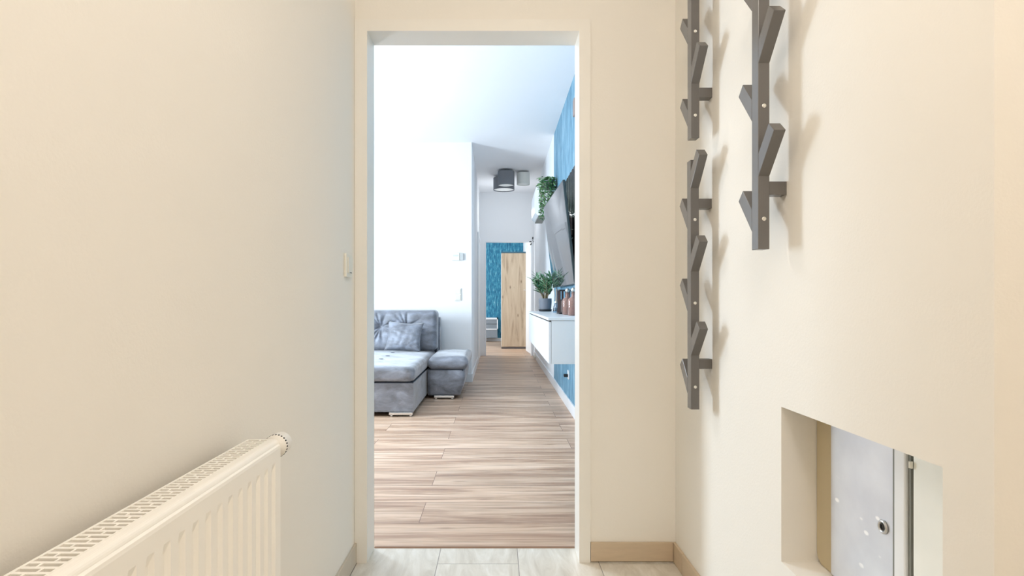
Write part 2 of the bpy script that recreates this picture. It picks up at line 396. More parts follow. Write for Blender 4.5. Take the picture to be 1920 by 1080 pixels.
struct(boxo('wall_right', 'blue', None, RX, 1.0, YB, 6.60, 0, CZ), 'blue mottled wallpaper wall right of the living room')
struct(boxo('wall_right', 'wall', None, RX, 1.0, 6.60, FY, 0, CZ), 'white right wall of the corridor')
struct(boxo('wall_left', 'wall', None, CXL-0.16, CXL, LY+0.16, FY, 0, CZ), 'white left wall of the corridor')
struct(boxo('ceiling', 'ceiling', None, -3.3, 1.0, YB, 14.2, CZ, CZ+0.1), 'white ceiling of living room and corridor')
bm = B(); GX0, GX1, GZ = -0.200, 0.640, 2.04
box(bm, -3.2, GX0-0.015, FY, FY+0.12, 0, CZ); box(bm, GX1, 1.0, FY, FY+0.12, 0, CZ); box(bm, GX0-0.015, GX1, FY, FY+0.12, GZ+0.015, CZ)
struct(obj('wall_back', bm, 'wall'), 'white end wall of the corridor with a doorway')
bm = B()
box(bm, GX0-0.014, GX0, FY-0.012, FY+0.119, 0, GZ+0.014); box(bm, GX1-0.03, GX1-0.001, FY-0.012, FY+0.119, 0, GZ+0.014); box(bm, GX0, GX1-0.03, FY-0.012, FY+0.119, GZ, GZ+0.014)
struct(obj('door_2', bm, 'white', bevel=0.002), 'white frame of the far doorway')
lf = bpy.data.objects.new('door_4', None); C.objects.link(lf); struct(lf, 'white door leaf opened into the far room'); lf.location = (0.62, FY+0.125, 0)
bm = B(); prism(bm, [(0.628, FY+0.125), (0.566, 11.20), (0.596, 11.203), (0.638, FY+0.128)], 'z', 0.008, 2.0); dlf = obj('door_leaf', bm, 'white', lf)
# corridor door on the left
root = struct(bpy.data.objects.new('door_3', None)); C.objects.link(root); root.location = (CXL, 9.4, 0); root['label'] = 'closed white door in its casing on the left of the corridor'
bm = B(); box(bm, CXL, CXL+0.018, 8.98, 9.06, 0, 2.08); box(bm, CXL, CXL+0.018, 9.88, 9.96, 0, 2.08); box(bm, CXL, CXL+0.018, 9.06, 9.88, 2.0, 2.08)
obj('door_frame', bm, 'white', root, 0.003)
boxo('door_leaf', 'white', root, CXL, CXL+0.010, 9.062, 9.878, 0.006, 1.998, 0.002)
# far room
struct(boxo('wall_back', 'teal', None, -3.2, 1.0, 13.9, 14.1, 0, CZ), 'teal mottled wallpaper in the far room')
struct(boxo('wall_right', 'wall', None, 0.640, 1.0, FY+0.12, 13.9, 0, CZ), 'white right wall of the far room')
struct(boxo('baseboard_back', 'white', None, -3.2, 0.640, 13.885, 13.9, 0, 0.075, 0.003), 'white skirting under the teal wallpaper')
bm = B(); box(bm, -3.2, -3.0, FY+0.12, 10.45, 0, CZ); box(bm, -3.2, -3.0, 11.75, 13.9, 0, CZ); box(bm, -3.2, -3.0, 10.45, 11.75, 0, 0.65); box(bm, -3.2, -3.0, 10.45, 11.75, 2.35, CZ)
struct(obj('wall_left', bm, 'wall'), 'window wall of the far room')
# white skirtings
def skirt_y(x0, x1, y0, y1, name, label):
    struct(boxo(name, 'white', None, x0, x1, y0, y1, 0, 0.10, 0.003), label)
skirt_y(RX-0.014, RX, YB+0.013, FY-0.013, 'baseboard_right', 'white skirting along the blue wall')
skirt_y(CXL, CXL+0.012, LY+0.002, 8.979, 'baseboard_left', 'white skirting left of the corridor')
bm = B(); box(bm, -2.9, CXL+0.012, LY-0.014, LY, 0, 0.10); struct(obj('baseboard_back', bm, 'white', bevel=0.003), 'white skirting behind the sofa')

# ================================================================ HALL OBJECTS
# ---- coat racks: one tree-shaped rack with six pegs, copied
XF, XK = 0.6125, 0.639          # hall-side and wall-side faces of the post
def make_rack():
    T = 0.034                   # post size along the wall
    r = thing('coat_rack', 'tmp', 'coat rack', (XR, 0, 0), 'tree shaped coat racks on the right wall')
    bm = B(); box(bm, XF, XK, 0, T, 0, 0.790); obj('post', bm, 'rack', r, 0.0012)
    c, s = 0.66, 0.751
    for z in (0.171, 0.436, 0.700):       # pegs towards the camera
        L = 0.115
        a = (0, z); b_ = (-L*c, z+L*s); n = (T*s, T*c)
        bm = B(); prism(bm, [a, b_, (b_[0]+n[0], b_[1]+n[1]), (0, z+T/s*1.18)], 'x', XF, XK); obj('peg', bm, 'rack', r, 0.0012)
    for z in (0.044, 0.309, 0.574):       # pegs away from the camera
        L = 0.115
        a = (T, z); b_ = (T+L*c, z+L*s); n = (-T*s, T*c)
        bm = B(); prism(bm, [a, b_, (b_[0]+n[0], b_[1]+n[1]), (T, z+T/s*1.18)], 'x', XF, XK); obj('peg', bm, 'rack', r, 0.0012)
    for z in (0.128, 0.636):
        bm = B(); box(bm, XK, XR, 0.001, T-0.001, z, z+0.031); obj('wall_spacer', bm, 'rack', r, 0.001)
    for z in (0.071, 0.336, 0.600):
        bm = B(); lathe(bm, [(0, 0), (0.0055, 0), (0.0055, 0.0012), (0.0042, 0.0026), (0.0018, 0.0022), (0, 0.0012)], 0, 0, 18)
        bmesh.ops.transform(bm, matrix=Matrix.Translation(((XF+XK)/2, 0, z)) @ Matrix.Rotation(PI/2, 4, 'X'), verts=bm.verts)
        o = obj('screw', bm, 'screw', r, smooth=True); o['label'] = 'round steel screw head'
    return r
def dup(root, loc, label, rot=None):
    r = root.copy(); C.objects.link(r); r.location = loc; r['label'] = label
    if rot is not None: r.rotation_euler = rot
    for ch in list(root.children):
        k = ch.copy(); C.objects.link(k); k.parent = r; k.matrix_parent_inverse = ch.matrix_parent_inverse
        for g in ch.children:
            q = g.copy(); C.objects.link(q); q.parent = k; q.matrix_parent_inverse = g.matrix_parent_inverse
    return r
rack = make_rack()
rack['label'] = 'large grey branching coat rack nearest the camera, above the niche'
rack.location = (XR, 1.334, 1.116)
dup(rack, (XR, 1.796, 0.651), 'grey branching coat rack seen whole, lower one beside the doorway wall', (math.radians(-0.35), 0, 0))
dup(rack, (XR, 1.796, 1.509), 'grey branching coat rack cut by the top of the photo, above the whole one')

# ---- meter cabinet in the niche
mc = thing('meter_cabinet', 'grey metal meter cabinet with two doors set in the wall niche', 'cabinet', (NX, 1.1, NZ0))
bm = B()
prof = [(NY0+0.002, NZ1-0.002), (NY0+0.002, NZ0+0.002), (NY1-0.03, NZ0+0.002)]
for k in range(1, 6):
    a = -PI/2 + k*PI/12; prof.append((NY1-0.03+0.028*math.cos(a), NZ0+0.03+0.028*math.sin(a)))
prof += [(NY1-0.002, NZ0+0.03), (NY1-0.002, NZ1-0.002)]
prism(bm, prof, 'x', NX, NX+0.018); obj('back_frame', bm, 'beige', mc)  # even beige on the frame behind the doors
d1a, d1b = 1.088, 1.292
dl = boxo('door', 'metal_door', mc, NX-0.006, NX-0.0005, d1a, d1b, NZ0+0.004, NZ1-0.004, 0.001)
boxo('gap_strip', 'mid_grey', mc, NX-0.008, NX-0.0005, d1a-0.008, d1a-0.001, NZ0+0.004, NZ1-0.004)  # grey strip paints the dark gap between door and mullion
boxo('mullion', 'white', mc, NX-0.012, NX-0.0005, 1.050, d1a-0.009, NZ0+0.004, NZ1-0.004, 0.003)
boxo('gap_strip', 'mid_grey', mc, NX-0.006, NX-0.0005, 1.042, 1.049, NZ0+0.004, NZ1-0.004)  # same painted gap on the other side of the mullion
d2 = boxo('door', mat('light_washed_metal', srgb(246, 248, 243), 0.4, 0.0, noise=0.05, nscale=12), mc, NX-0.006, NX-0.0005, NY0+0.004, 1.036, NZ0+0.004, NZ1-0.004, 0.001)  # second door whitened: the bright light washing it out is put into its colour
bm = B(); lathe(bm, [(0, 0), (0.0035, 0), (0.0035, 0.012), (0, 0.012)], 0, 0, 12)
bmesh.ops.transform(bm, matrix=Matrix.Translation((NX-0.010, 1.037, 0.690)), verts=bm.verts); obj('hinge', bm, 'cream', d2)
ly, lz = 1066.7/957, 0.552
bm = B(); lathe(bm, [(0, 0), (0.0135, 0), (0.0135, 0.003), (0.0115, 0.005), (0.0085, 0.0045), (0.0085, 0.002), (0, 0.002)], 0, 0, 32)
TR = Matrix.Translation((NX-0.006, ly, lz)) @ Matrix.Rotation(-PI/2, 4, 'Y')
bmesh.ops.transform(bm, matrix=TR, verts=bm.verts); lk = obj('lock', bm, 'steel', dl, smooth=True); lk['label'] = 'round steel lock'
bm = B(); lathe(bm, [(0, 0.0021), (0.0075, 0.0021), (0.0075, 0.004), (0.0045, 0.0042), (0.0045, 0.0025), (0, 0.0025)], 0, 0, 6)
bmesh.ops.transform(bm, matrix=TR, verts=bm.verts); obj('key_core', bm, 'dark', lk)

# ---- radiator
rd = thing('radiator', 'white ribbed panel radiator with slotted top grille on the left wall', 'radiator', (XL+0.03, 0.6, 0.11))
RY0, RY1, RT, RB = 0.12, 1.167, 0.711, 0.11
xb, xg, xl_, xf = -0.511, -0.4655, -0.4515, -0.443
# front panel with vertical ribs
bm = B()
pitch = 0.0365; ys = []
y = RY1-0.004
prof = []                      # (y, depth)
prof.append((RY1, 0.010)); prof.append((RY1-0.003, 0.0)); yy = RY1-0.030
while yy > RY0+0.06:
    prof += [(yy, 0.0), (yy-0.005, 0.0055), (yy-0.0155, 0.0055), (yy-0.0205, 0.0)]; yy -= pitch
prof += [(RY0+0.003, 0.0), (RY0, 0.010)]
zt = [(RT-0.008, -0.006, 0), (RT-0.011, -0.001, 0), (RT-0.016, 0.0, 0), (RT-0.040, 0.0, 0), (RT-0.056, 0.0, 1), (RB+0.05, 0.0, 1), (RB+0.035, 0.0, 0), (RB, 0.0, 0)]
grid = []
for z, off, k in zt:
    grid.append([bm.verts.new((xf + off - (d if (k or d > 0.009) else 0.0), y, z)) for y, d in prof])
for a, b_ in zip(grid, grid[1:]):
    for i in range(len(a)-1): bm.faces.new([a[i], a[i+1], b_[i+1], b_[i]])
# back skin closes the panel
bk = [[bm.verts.new((xf-0.014, y, z)) for y in (RY1, RY0)] for z in (RT-0.008, RB)]
bm.faces.new([bk[0][0], bk[0][1], bk[1][1], bk[1][0]])
bm.faces.new([grid[-1][0], grid[-1][-1], bk[1][1], bk[1][0]]); bm.faces.new([grid[0][0], grid[0][-1], bk[0][1], bk[0][0]])
o = obj('front_panel', bm, 'radiator', rd); 
# side cover and back panel
bm = B(); box(bm, xb, xf-0.015, RY1-0.004, RY1-0.001, RB+0.01, RT-0.004); obj('side_cover', bm, 'radiator', rd, 0.001)
bm = B(); box(bm, xb, xf-0.015, RY0+0.001, RY0+0.004, RB+0.01, RT-0.004); obj('side_cover', bm, 'radiator', rd, 0.001)
boxo('back_panel', 'radiator', rd, xb+0.001, xb+0.006, RY0+0.005, RY1-0.005, RB+0.01, RT-0.02)
boxo('convector', mat('convector_shade', srgb(186, 172, 142), 0.7), rd, xb+0.008, xf-0.016, RY0+0.006, RY1-0.006, RB+0.03, RT-0.022)
# top lip, a rounded bar in front of the grille
bm = B(); pr = [(xg, RT-0.009), (xg, RT)]
for k in range(7):
    a = PI/2 - k*PI/12; pr.append((xl_-0.006+0.010*math.cos(a), RT-0.010+0.010*math.sin(a)))
pr.append((xl_+0.003, RT-0.0125))
pr.append((xg, RT-0.0125))
prism(bm, pr[1:], 'y', RY0, RY1); obj('top_lip', bm, 'radiator', rd, smooth=False)
# slotted grille
bm = B(); gx0, gx1 = xb, xg-0.0003
box(bm, gx0, gx0+0.004, RY0, RY1, RT-0.006, RT); box(bm, gx1-0.003, gx1, RY0, RY1, RT-0.006, RT)
n = int((RY1-RY0-0.01)/0.0121); yy = RY1-0.006
box(bm, gx0+0.004, gx1-0.003, RY1-0.006, RY1, RT-0.004, RT)
wi = gx1-gx0
for k in range(n):
    yy -= 0.0121
    box(bm, gx0+0.004, gx1-0.003, yy, yy+0.0050, RT-0.004, RT-0.0002)
    wx = gx0 + wi*(0.40 if k % 2 else 0.62)
    box(bm, wx-0.0014, wx+0.0014, yy+0.0050, yy+0.0121, RT-0.004, RT-0.0002)
box(bm, gx0+0.004, gx1-0.003, RY0, yy, RT-0.004, RT)
obj('grille', bm, 'radiator', rd)
# thermostat head
bm = B(); R_ = 0.0235
lathe(bm, [(0, 0), (0.014, 0), (0.014, 0.004), (R_, 0.006), (R_, 0.012), (0.0225, 0.014), (0.0225, 0.040), (0.019, 0.047), (0.010, 0.050), (0, 0.050)], 0, 0, 32)
TRk = Matrix.Translation((-0.458, RY1+0.002, 0.694)) @ Matrix.Rotation(-PI/2, 4, 'X')
bmesh.ops.transform(bm, matrix=TRk, verts=bm.verts); kn = obj('thermostat_head', bm, 'radiator', rd, smooth=True); kn['label'] = 'round white thermostat head'
bm = B()
for k in range(24):
    a = 2*PI*k/24; vs = box(bm, -0.0014, 0.0014, R_-0.002, R_+0.0006, 0.0065, 0.0115)
    bmesh.ops.rotate(bm, verts=vs, cent=(0, 0, 0), matrix=Matrix.Rotation(a, 3, 'Z'))
bmesh.ops.transform(bm, matrix=TRk, verts=bm.verts); obj('scale_ring', bm, 'dark', kn)

# ---- light switch in the hall
ls = thing('light_switch', 'white rocker light switch on the left wall beside the door frame', 'light switch', (XL, 2.05, 1.12))
boxo('cover_plate', 'cream', ls, XL, XL+0.010, 2.008, 2.092, 1.079, 1.163, 0.003, 3)
sw = boxo('rocker', 'cream', ls, XL+0.010, XL+0.014, 2.022, 2.078, 1.093, 1.149, 0.0015)
boxo('indicator_slot', 'dark', sw, XL+0.0136, XL+0.0144, 2.036, 2.064, 1.094, 1.096)
bm = B(); box(bm, XL+0.0002, XL+0.0006, 1.4, 1.43, 0.93, 0.931); bm.free()

# ================================================================ LIVING ROOM
# ---- soft shapes
def soft_box(name, m, parent, x0, x1, y0, y1, z0, z1, r, puff=0.0, nx=14, ny=14, seed=0, wr=0.0):
    """cushion: a rounded slab with a swollen top"""
    rnd = random.Random(seed); ph = [rnd.uniform(0, 6.28) for _ in range(6)]
    bm = B(); box(bm, -1, 1, -1, 1, -1, 1)
    bmesh.ops.subdivide_edges(bm, edges=bm.edges, cuts=nx, use_grid_fill=True)
    hx, hy, hz = (x1-x0)/2, (y1-y0)/2, (z1-z0)/2; cx, cy, cz = (x0+x1)/2, (y0+y1)/2, (z0+z1)/2
    for v in bm.verts:
        p = Vector((v.co.x*hx, v.co.y*hy, v.co.z*hz))
        q = Vector((max(-hx+r, min(hx-r, p.x)), max(-hy+r, min(hy-r, p.y)), max(-hz+r, min(hz-r, p.z))))
        d = p - q
        if d.length > 1e-6: p = q + d.normalized()*r
        u, w_ = p.x/hx, p.y/hy
        if p.z > 0: p.z += puff*(1-u*u)*(1-w_*w_)
        if wr:
            p.z += wr*math.sin(9*p.x+ph[0]+3*p.y)*math.sin(11*p.y+ph[1])*(1 if p.z > 0 else 0)
            p.y += wr*0.6*math.sin(14*p.x+ph[2]+6*p.z)
        v.co = p + Vector((cx, cy, cz))
    return obj(name, bm, m, parent, smooth=True)

sofa = thing('corner_sofa', 'grey blue velvet corner sofa with tufted backrest on metal runners', 'sofa', (-1.2, 5.9, 0))
# chaise
bm = B(); box(bm, -2.1, -0.716, 4.868, 6.70, 0.040, 0.285); bmesh.ops.subdivide_edges(bm, edges=[e for e in bm.edges], cuts=1, use_grid_fill=True)
obj('chaise_base', bm, 'velvet', sofa, 0.0)
soft_box('seat_cushion', 'velvet', sofa, -2.1, -0.708, 4.850, 6.60, 0.291, 0.425, 0.045, 0.012, 26, seed=3, wr=0.004)
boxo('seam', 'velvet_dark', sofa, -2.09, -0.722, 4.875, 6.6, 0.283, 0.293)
# stitched tufts on the seat
for sx, sy in ((-1.115, 6.08), (-1.10, 5.72), (-1.105, 5.42)):
    bm = B(); bmesh.ops.create_uvsphere(bm, u_segments=12, v_segments=6, radius=1)
    bmesh.ops.scale(bm, vec=(0.024, 0.012, 0.003), verts=bm.verts); bmesh.ops.translate(bm, vec=(sx, sy, 0.4385), verts=bm.verts)
    obj('tuft_stitch', bm, mat('stitch', srgb(96, 100, 112), 0.8), sofa, smooth=True)
# arm unit, a bulging block with a rolled top cushion
arm = [(5.745, 0.0), (6.66, 0.0)]
def arm_section(z):
    t = (z-0.035)/0.255
    return -0.375 + 0.050*math.sin(min(1, max(0, t))*PI*0.62)
bm = B(); rows = []
N = 14
for k in range(N+1):
    z = 0.035 + 0.255*k/N
    xr_ = arm_section(z); bulge = 0.020*math.sin(PI*k/N)
    yf = 5.745 - bulge
    ring = [(-0.700, yf+0.006), (-0.66, yf)] + [(-0.66+(xr_-0.05+0.66)*i/6, yf) for i in range(1, 7)] + \
           [(xr_-0.05+0.05*math.sin(a), yf+0.05-0.05*math.cos(a)) for a in (0.4, 0.8, 1.2, PI/2)] + \
           [(xr_, 5.9), (xr_, 6.2), (xr_, 6.5), (xr_-0.02, 6.66), (-0.5, 6.68), (-0.700, 6.68)]
    rows.append([bm.verts.new((x, y, z)) for x, y in ring])
for a, b_ in zip(rows, rows[1:]):
    for i in range(len(a)): bm.faces.new([a[i], a[(i+1) % len(a)], b_[(i+1) % len(a)], b_[i]])
bm.faces.new(rows[0]); bm.faces.new(rows[-1])
obj('arm_base', bm, 'velvet', sofa, smooth=True)
soft_box('arm_cushion', 'velvet', sofa, -0.702, -0.292, 5.715, 6.70, 0.292, 0.425, 0.060, 0.014, 22, seed=8, wr=0.004)
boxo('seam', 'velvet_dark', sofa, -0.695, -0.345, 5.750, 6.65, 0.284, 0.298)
# metal runners
for x0, x1, y0 in ((-0.925, -0.722, 4.862), (-0.636, -0.433, 5.722)):
    bm = B(); box(bm, x0, x1, y0, y0+0.05, 0.014, 0.036)
    box(bm, x0+0.01, x0+0.03, y0+0.01, y0+0.04, 0.0, 0.014); box(bm, x1-0.03, x1-0.01, y0+0.01, y0+0.04, 0.0, 0.014)
    o = obj('runner', bm, 'chrome', sofa, 0.003); o['label'] = 'satin metal runner'
for x0, x1, y0 in ((-0.9, -0.75, 6.4), (-0.6, -0.42, 6.5), (-2.0, -1.8, 4.9)):
    bm = B(); box(bm, x0, x1, y0, y0+0.05, 0.0, 0.040); obj('foot', bm, 'dark', sofa)
# backrest cushion with deep buttons and radiating pleats
def tufted(name, x0, x1, z0, z1, yf, yb, buttons, lean, seed=1):
    bm = B(); NX_, NZ_ = 150, 60; rr = 0.055
    hx, hz = (x1-x0)/2, (z1-z0)/2
    front = []; back = []
    for j in range(NZ_+1):
        fr = []; bkk = []
        for i in range(NX_+1):
            u = -1+2*i/NX_; v = -1+2*j/NZ_
            x = (x0+x1)/2 + u*hx; z = (z0+z1)/2 + v*hz
            ex = max(0, abs(u*hx)-(hx-rr)); ez = max(0, abs(v*hz)-(hz-rr)); e = min(1, math.hypot(ex, ez)/rr)
            if math.hypot(ex, ez) > rr:
                k = rr/math.hypot(ex, ez); x -= math.copysign(ex*(1-k), u); z -= math.copysign(ez*(1-k), v)
            d = rr*(1-math.sqrt(max(0, 1-e*e)))
            puff = 0.03*(1-u**6)*(1-v*v)
            h = 0
            for bx, bz in buttons:
                dx, dz = x-bx, z-bz; r = math.hypot(dx, dz); th = math.atan2(dz, dx)
                h -= 0.050*math.exp(-(r/0.05)**2)
                h -= 0.020*math.exp(-(r/0.15)**2)
                h += 0.024*(abs(math.sin(5.5*th+bx*7+1.2*math.sin(3*th)))-0.6)*math.exp(-((r-0.09)/0.09)**2)*min(1, r/0.03)
            e2 = (1-e)
            y = yf + d - (puff + h*(0.35+0.65*e2))
            y += lean*(z-z0)
            fr.append(bm.verts.new((x, y, z))); bkk.append(bm.verts.new((x, yb+lean*(z-z0), z)))
        front.append(fr); back.append(bkk)
    for j in range(NZ_):
        for i in range(NX_):
            bm.faces.new([front[j][i], front[j][i+1], front[j+1][i+1], front[j+1][i]])
            bm.faces.new([back[j][i], back[j+1][i], back[j+1][i+1], back[j][i+1]])
    for j in range(NZ_):
        bm.faces.new([front[j][0], front[j+1][0], back[j+1][0], back[j][0]]); bm.faces.new([front[j][-1], back[j][-1], back[j+1][-1], front[j+1][-1]])
    for i in range(NX_):
        bm.faces.new([front[0][i], back[0][i], back[0][i+1], front[0][i+1]]); bm.faces.new([front[-1][i], front[-1][i+1], back[-1][i+1], back[-1][i]])
    return obj(name, bm, 'velvet', sofa, smooth=True)
bc = tufted('backrest_cushion', -2.05, -0.680, 0.425, 0.885, 6.36, 6.58, [(-1.895, 0.695), (-1.60, 0.695), (-1.31, 0.695), (-1.02, 0.695)], 0.10)
for bx in (-1.895, -1.60, -1.31, -1.02):
    bm = B(); bmesh.ops.create_uvsphere(bm, u_segments=12, v_segments=8, radius=0.014); bmesh.ops.scale(bm, vec=(1, 0.5, 1), verts=bm.verts)
    bmesh.ops.translate(bm, vec=(bx, 6.435, 0.695), verts=bm.verts); obj('button', bm, 'velvet', bc, smooth=True)
boxo('back_frame', 'velvet', sofa, -2.1, -0.672, 6.70, 6.86, 0.04, 0.80, 0.02, 3)
boxo('back_support', 'velvet', sofa, -2.08, -0.69, 6.60, 6.70, 0.30, 0.72, 0.01)

# ---- throw pillow
def pillow(name, w_, h_, t_, m):
    bm = B(); N = 26; F = []; K = []
    for j in range(N+1):
        fr = []; bk_ = []
        for i in range(N+1):
            u = -1+2*i/N; v = -1+2*j/N
            th = t_*((1-abs(u)**2.4)*(1-abs(v)**2.4))**0.55
            sx = 1-0.11*(1-abs(v)**2)*abs(u)**3; sz = 1-0.10*(1-abs(u)**2)*abs(v)**3
            x = u*w_/2*sx; z = v*h_/2*sz
            wv = 0.006*math.sin(14*u+5*v)*math.sin(9*v-3*u)*(1-u*u)*(1-v*v) + 0.008*math.sin(20*math.atan2(v+0.9, u+0.01))*math.exp(-((v+0.7)/0.3)**2)*(1-v*v)
            fr.append(bm.verts.new((x, -th/2+wv, z))); bk_.append(bm.verts.new((x, th/2, z)) if 0 < i < N and 0 < j < N else fr[-1])
        F.append(fr); K.append(bk_)
    for j in range(N):
        for i in range(N):
            bm.faces.new([F[j][i], F[j][i+1], F[j+1][i+1], F[j+1][i]])
            bm.faces.new([K[j][i], K[j+1][i], K[j+1][i+1], K[j][i+1]])
    return obj(name, bm, m, None, smooth=True)
pl = tag(pillow('throw_pillow', 0.40, 0.33, 0.13, 'velvet'), 'small square grey blue velvet pillow leaning on the sofa backrest', 'pillow')
pl.location = (-1.015, 6.225, 0.600); pl.rotation_euler = (math.radians(-20), math.radians(3), math.radians(-4))

# ---- thermostat and switches on the white wall
s = 1066.7/LY
th = thing('thermostat', 'small white room thermostat on the white wall above the light switch', 'thermostat', (-0.48, LY, 1.53))
boxo('housing', 'cream', th, X(847, s), X(862, s), LY-0.03, LY, Z(488.5, s), Z(474, s), 0.004)
boxo('dial_panel', mat('thermostat_grey', srgb(196, 198, 196), 0.5), th, X(862.5, s), X(869, s), LY-0.026, LY, Z(488, s), Z(475, s), 0.003)
boxo('display', mat('thermostat_display', srgb(208, 212, 206), 0.3), th, X(850, s), X(860, s), LY-0.032, LY-0.0301, Z(481, s), Z(478, s))
s2 = thing('light_switch', 'white double light switch on the white wall above the sofa arm', 'light switch', (-0.47, LY, 1.06))
boxo('cover_plate', 'cream', s2, X(852, s), X(865, s), LY-0.012, LY, Z(564, s), Z(540, s), 0.003)
for a, b_ in ((542, 551), (553, 562)):
    boxo('rocker', 'cream', s2, X(853.5, s), X(863.5, s), LY-0.018, LY-0.0121, Z(b_, s), Z(a, s), 0.002)

# ---- floating sideboard
SX, SY0, SY1, SZ0, SZ1 = 0.362, 4.00, 6.40, 0.547, 0.874
sb = thing('floating_sideboard', 'white floating sideboard mounted on the blue wall', 'sideboard', (0.6, 5.2, SZ0))
boxo('carcass', 'white', sb, SX+0.020, RX-0.001, SY0, SY1, SZ0, SZ1-0.022, 0.001)
boxo('top_board', 'white', sb, SX-0.004, RX-0.001, SY0-0.006, SY1+0.002, SZ1-0.020, SZ1, 0.0025)
for k in range(3):
    a = SY0+0.002+k*0.80; boxo('door', 'white', sb, SX, SX+0.018, a, a+0.796, SZ0+0.002, SZ1-0.030, 0.002)
boxo('finger_gap', 'dark', sb, SX+0.006, SX+0.0195, SY0+0.004, SY1-0.004, SZ1-0.029, SZ1-0.0215)

# ---- television, tilted on its bracket
tv = thing('television', 'large flat television tilted downwards on the blue wall', 'television', (0.6, 5.3, 1.5))
nt, nb_ = Vector((0.523, 4.54, 1.958)), Vector((0.617, 4.54, 1.124))
ft, fb = Vector((0.483, 5.93, 1.958)), Vector((0.583, 5.93, 1.124))
nrm = (nb_-nt).cross(ft-nt).normalized()
if nrm.x < 0: nrm = -nrm
def slab(bm, a, b_, c, d_, n, t0, t1):
    A = [bm.verts.new(p + n*t0) for p in (a, b_, c, d_)]; K = [bm.verts.new(p + n*t1) for p in (a, b_, c, d_)]
    bm.faces.new(A); bm.faces.new(K[::-1])
    for i in range(4): bm.faces.new([A[i], K[i], K[(i+1) % 4], A[(i+1) % 4]])
def inset(a, b_, c, d_, k):
    cc = (a+b_+c+d_)/4
    out = []
    for p in (a, b_, c, d_):
        v = p-cc; out.append(cc + v - v.normalized()*k)
    return out
bm = B(); slab(bm, nt, nb_, fb, ft, nrm, 0.0, 0.020); obj('casing', bm, 'bezel', tv, 0.002)
bm = B(); slab(bm, *inset(nt, nb_, fb, ft, 0.012), nrm, -0.0012, 0.0); obj('screen', bm, 'screen', tv)
boxo('bracket', 'black', tv, 0.575, RX-0.0105, 5.15, 5.45, 1.42, 1.75, 0.003)

# ---- slat panel
sp = thing('slat_panel', 'tall anthracite slat wall panel behind the television', 'wall panel', (RX, 4.8, 1.0))
k = 0; y = 4.305
while y < 5.50:
    boxo('slat', 'slat', sp, RX-0.010, RX-0.001, y, y+0.072, 1.13, 2.13, 0.001); y += 0.1205
boxo('backing_board', 'black', sp, RX-0.0075, RX-0.0005, 4.30, 5.50, 1.13, 1.715)
orn = thing('hanging_ornament', 'narrow taupe ornament with pale cords hanging on the slat panel', 'ornament', (0.62, 4.72, 1.56))
s = 226.0; xo = RX-0.034
boxo('plaque', 'taupe', orn, 0.604, 0.622, D(s)-0.02, D(s)+0.03, Z(441, s), Z(408, s), 0.004)
bm = B(); bmesh.ops.create_uvsphere(bm, u_segments=12, v_segments=8, radius=0.011); bmesh.ops.translate(bm, vec=(0.613, D(s), Z(406.5, s)), verts=bm.verts); obj('bead', bm, 'cream', orn, smooth=True)
bm = B(); tube(bm, [(0.602, D(s)-0.03, Z(433, s)), (0.61, D(s)-0.032, Z(431, s)), (0.628, D(s)-0.025, Z(431, s))], 0.003); obj('cord', bm, 'cream', orn)
bm = B(); tube(bm, [(0.606, D(s)-0.02, Z(447, s)), (0.614, D(s)-0.022, Z(449, s)), (0.626, D(s)-0.02, Z(446, s))], 0.003); obj('cord', bm, 'cream', orn)
bm = B(); box(bm, RX-0.030, RX-0.0005, 4.66, 4.74, 2.52, 2.66); wb = tag(obj('wall_sensor', bm, 'taupe', None, 0.006), 'small beige box high on the blue wall', 'sensor')

# ---- socket under the sideboard
so = thing('wall_socket', 'white wall socket with a dark plug under the sideboard', 'socket', (RX, 5.25, 0.32))
boxo('cover_plate', 'white', so, RX-0.012, RX-0.0005, 5.17, 5.25, 0.275, 0.355, 0.003)
o = boxo('plug', 'black', so, RX-0.050, RX-0.0125, 5.19, 5.232, 0.295, 0.320, 0.004); o['label'] = 'dark plug'

# ---- things on the sideboard
def leaf(bm, base, direc, L, W, up=None, fold=0.25, droop=0.0):
    d = Vector(direc).normalized(); s_ = d.cross(Vector((0, 0, 1)))
    if s_.length < 0.1: s_ = Vector((1, 0, 0))
    s_.normalize(); s_ = Matrix.Rotation(random.uniform(-1, 1), 3, d) @ s_; n_ = s_.cross(d)
    b0 = Vector(base)
    st = [(0, 0.08), (0.25, 0.75), (0.5, 1.0), (0.78, 0.62), (1, 0.03)]
    mid = []; lf = []; rt = []
    for t_, w_ in st:
        c = b0 + d*L*t_ + Vector((0, 0, -droop*L*t_*t_))
        mid.append(bm.verts.new(c)); lf.append(bm.verts.new(c + s_*W*w_/2 + n_*fold*W*w_/2)); rt.append(bm.verts.new(c - s_*W*w_/2 + n_*fold*W*w_/2))
    for i in range(len(st)-1):
        bm.faces.new([mid[i], mid[i+1], lf[i+1], lf[i]]); bm.faces.new([mid[i], rt[i], rt[i+1], mid[i+1]])
TOP = SZ1
py_, pxx = 6.25, 0.530
pp = thing('potted_plant', 'bushy green plant in a grey pot on the white sideboard', 'plant', (pxx, py_, TOP))
bm = B(); lathe(bm, [(0, TOP+0.012), (0.056, TOP+0.012), (0.064, TOP+0.03), (0.070, TOP+0.10), (0.070, TOP+0.142), (0.064, TOP+0.142), (0.062, TOP+0.125), (0, TOP+0.125)], pxx, py_, 32); obj('pot', bm, 'pot', pp, smooth=False)
bm = B(); lathe(bm, [(0, TOP+0.001), (0.066, TOP+0.001), (0.075, TOP+0.022), (0.071, TOP+0.022), (0.063, TOP+0.010), (0, TOP+0.010)], pxx, py_, 32); o = obj('saucer', bm, 'black', pp); o['label'] = 'dark saucer'
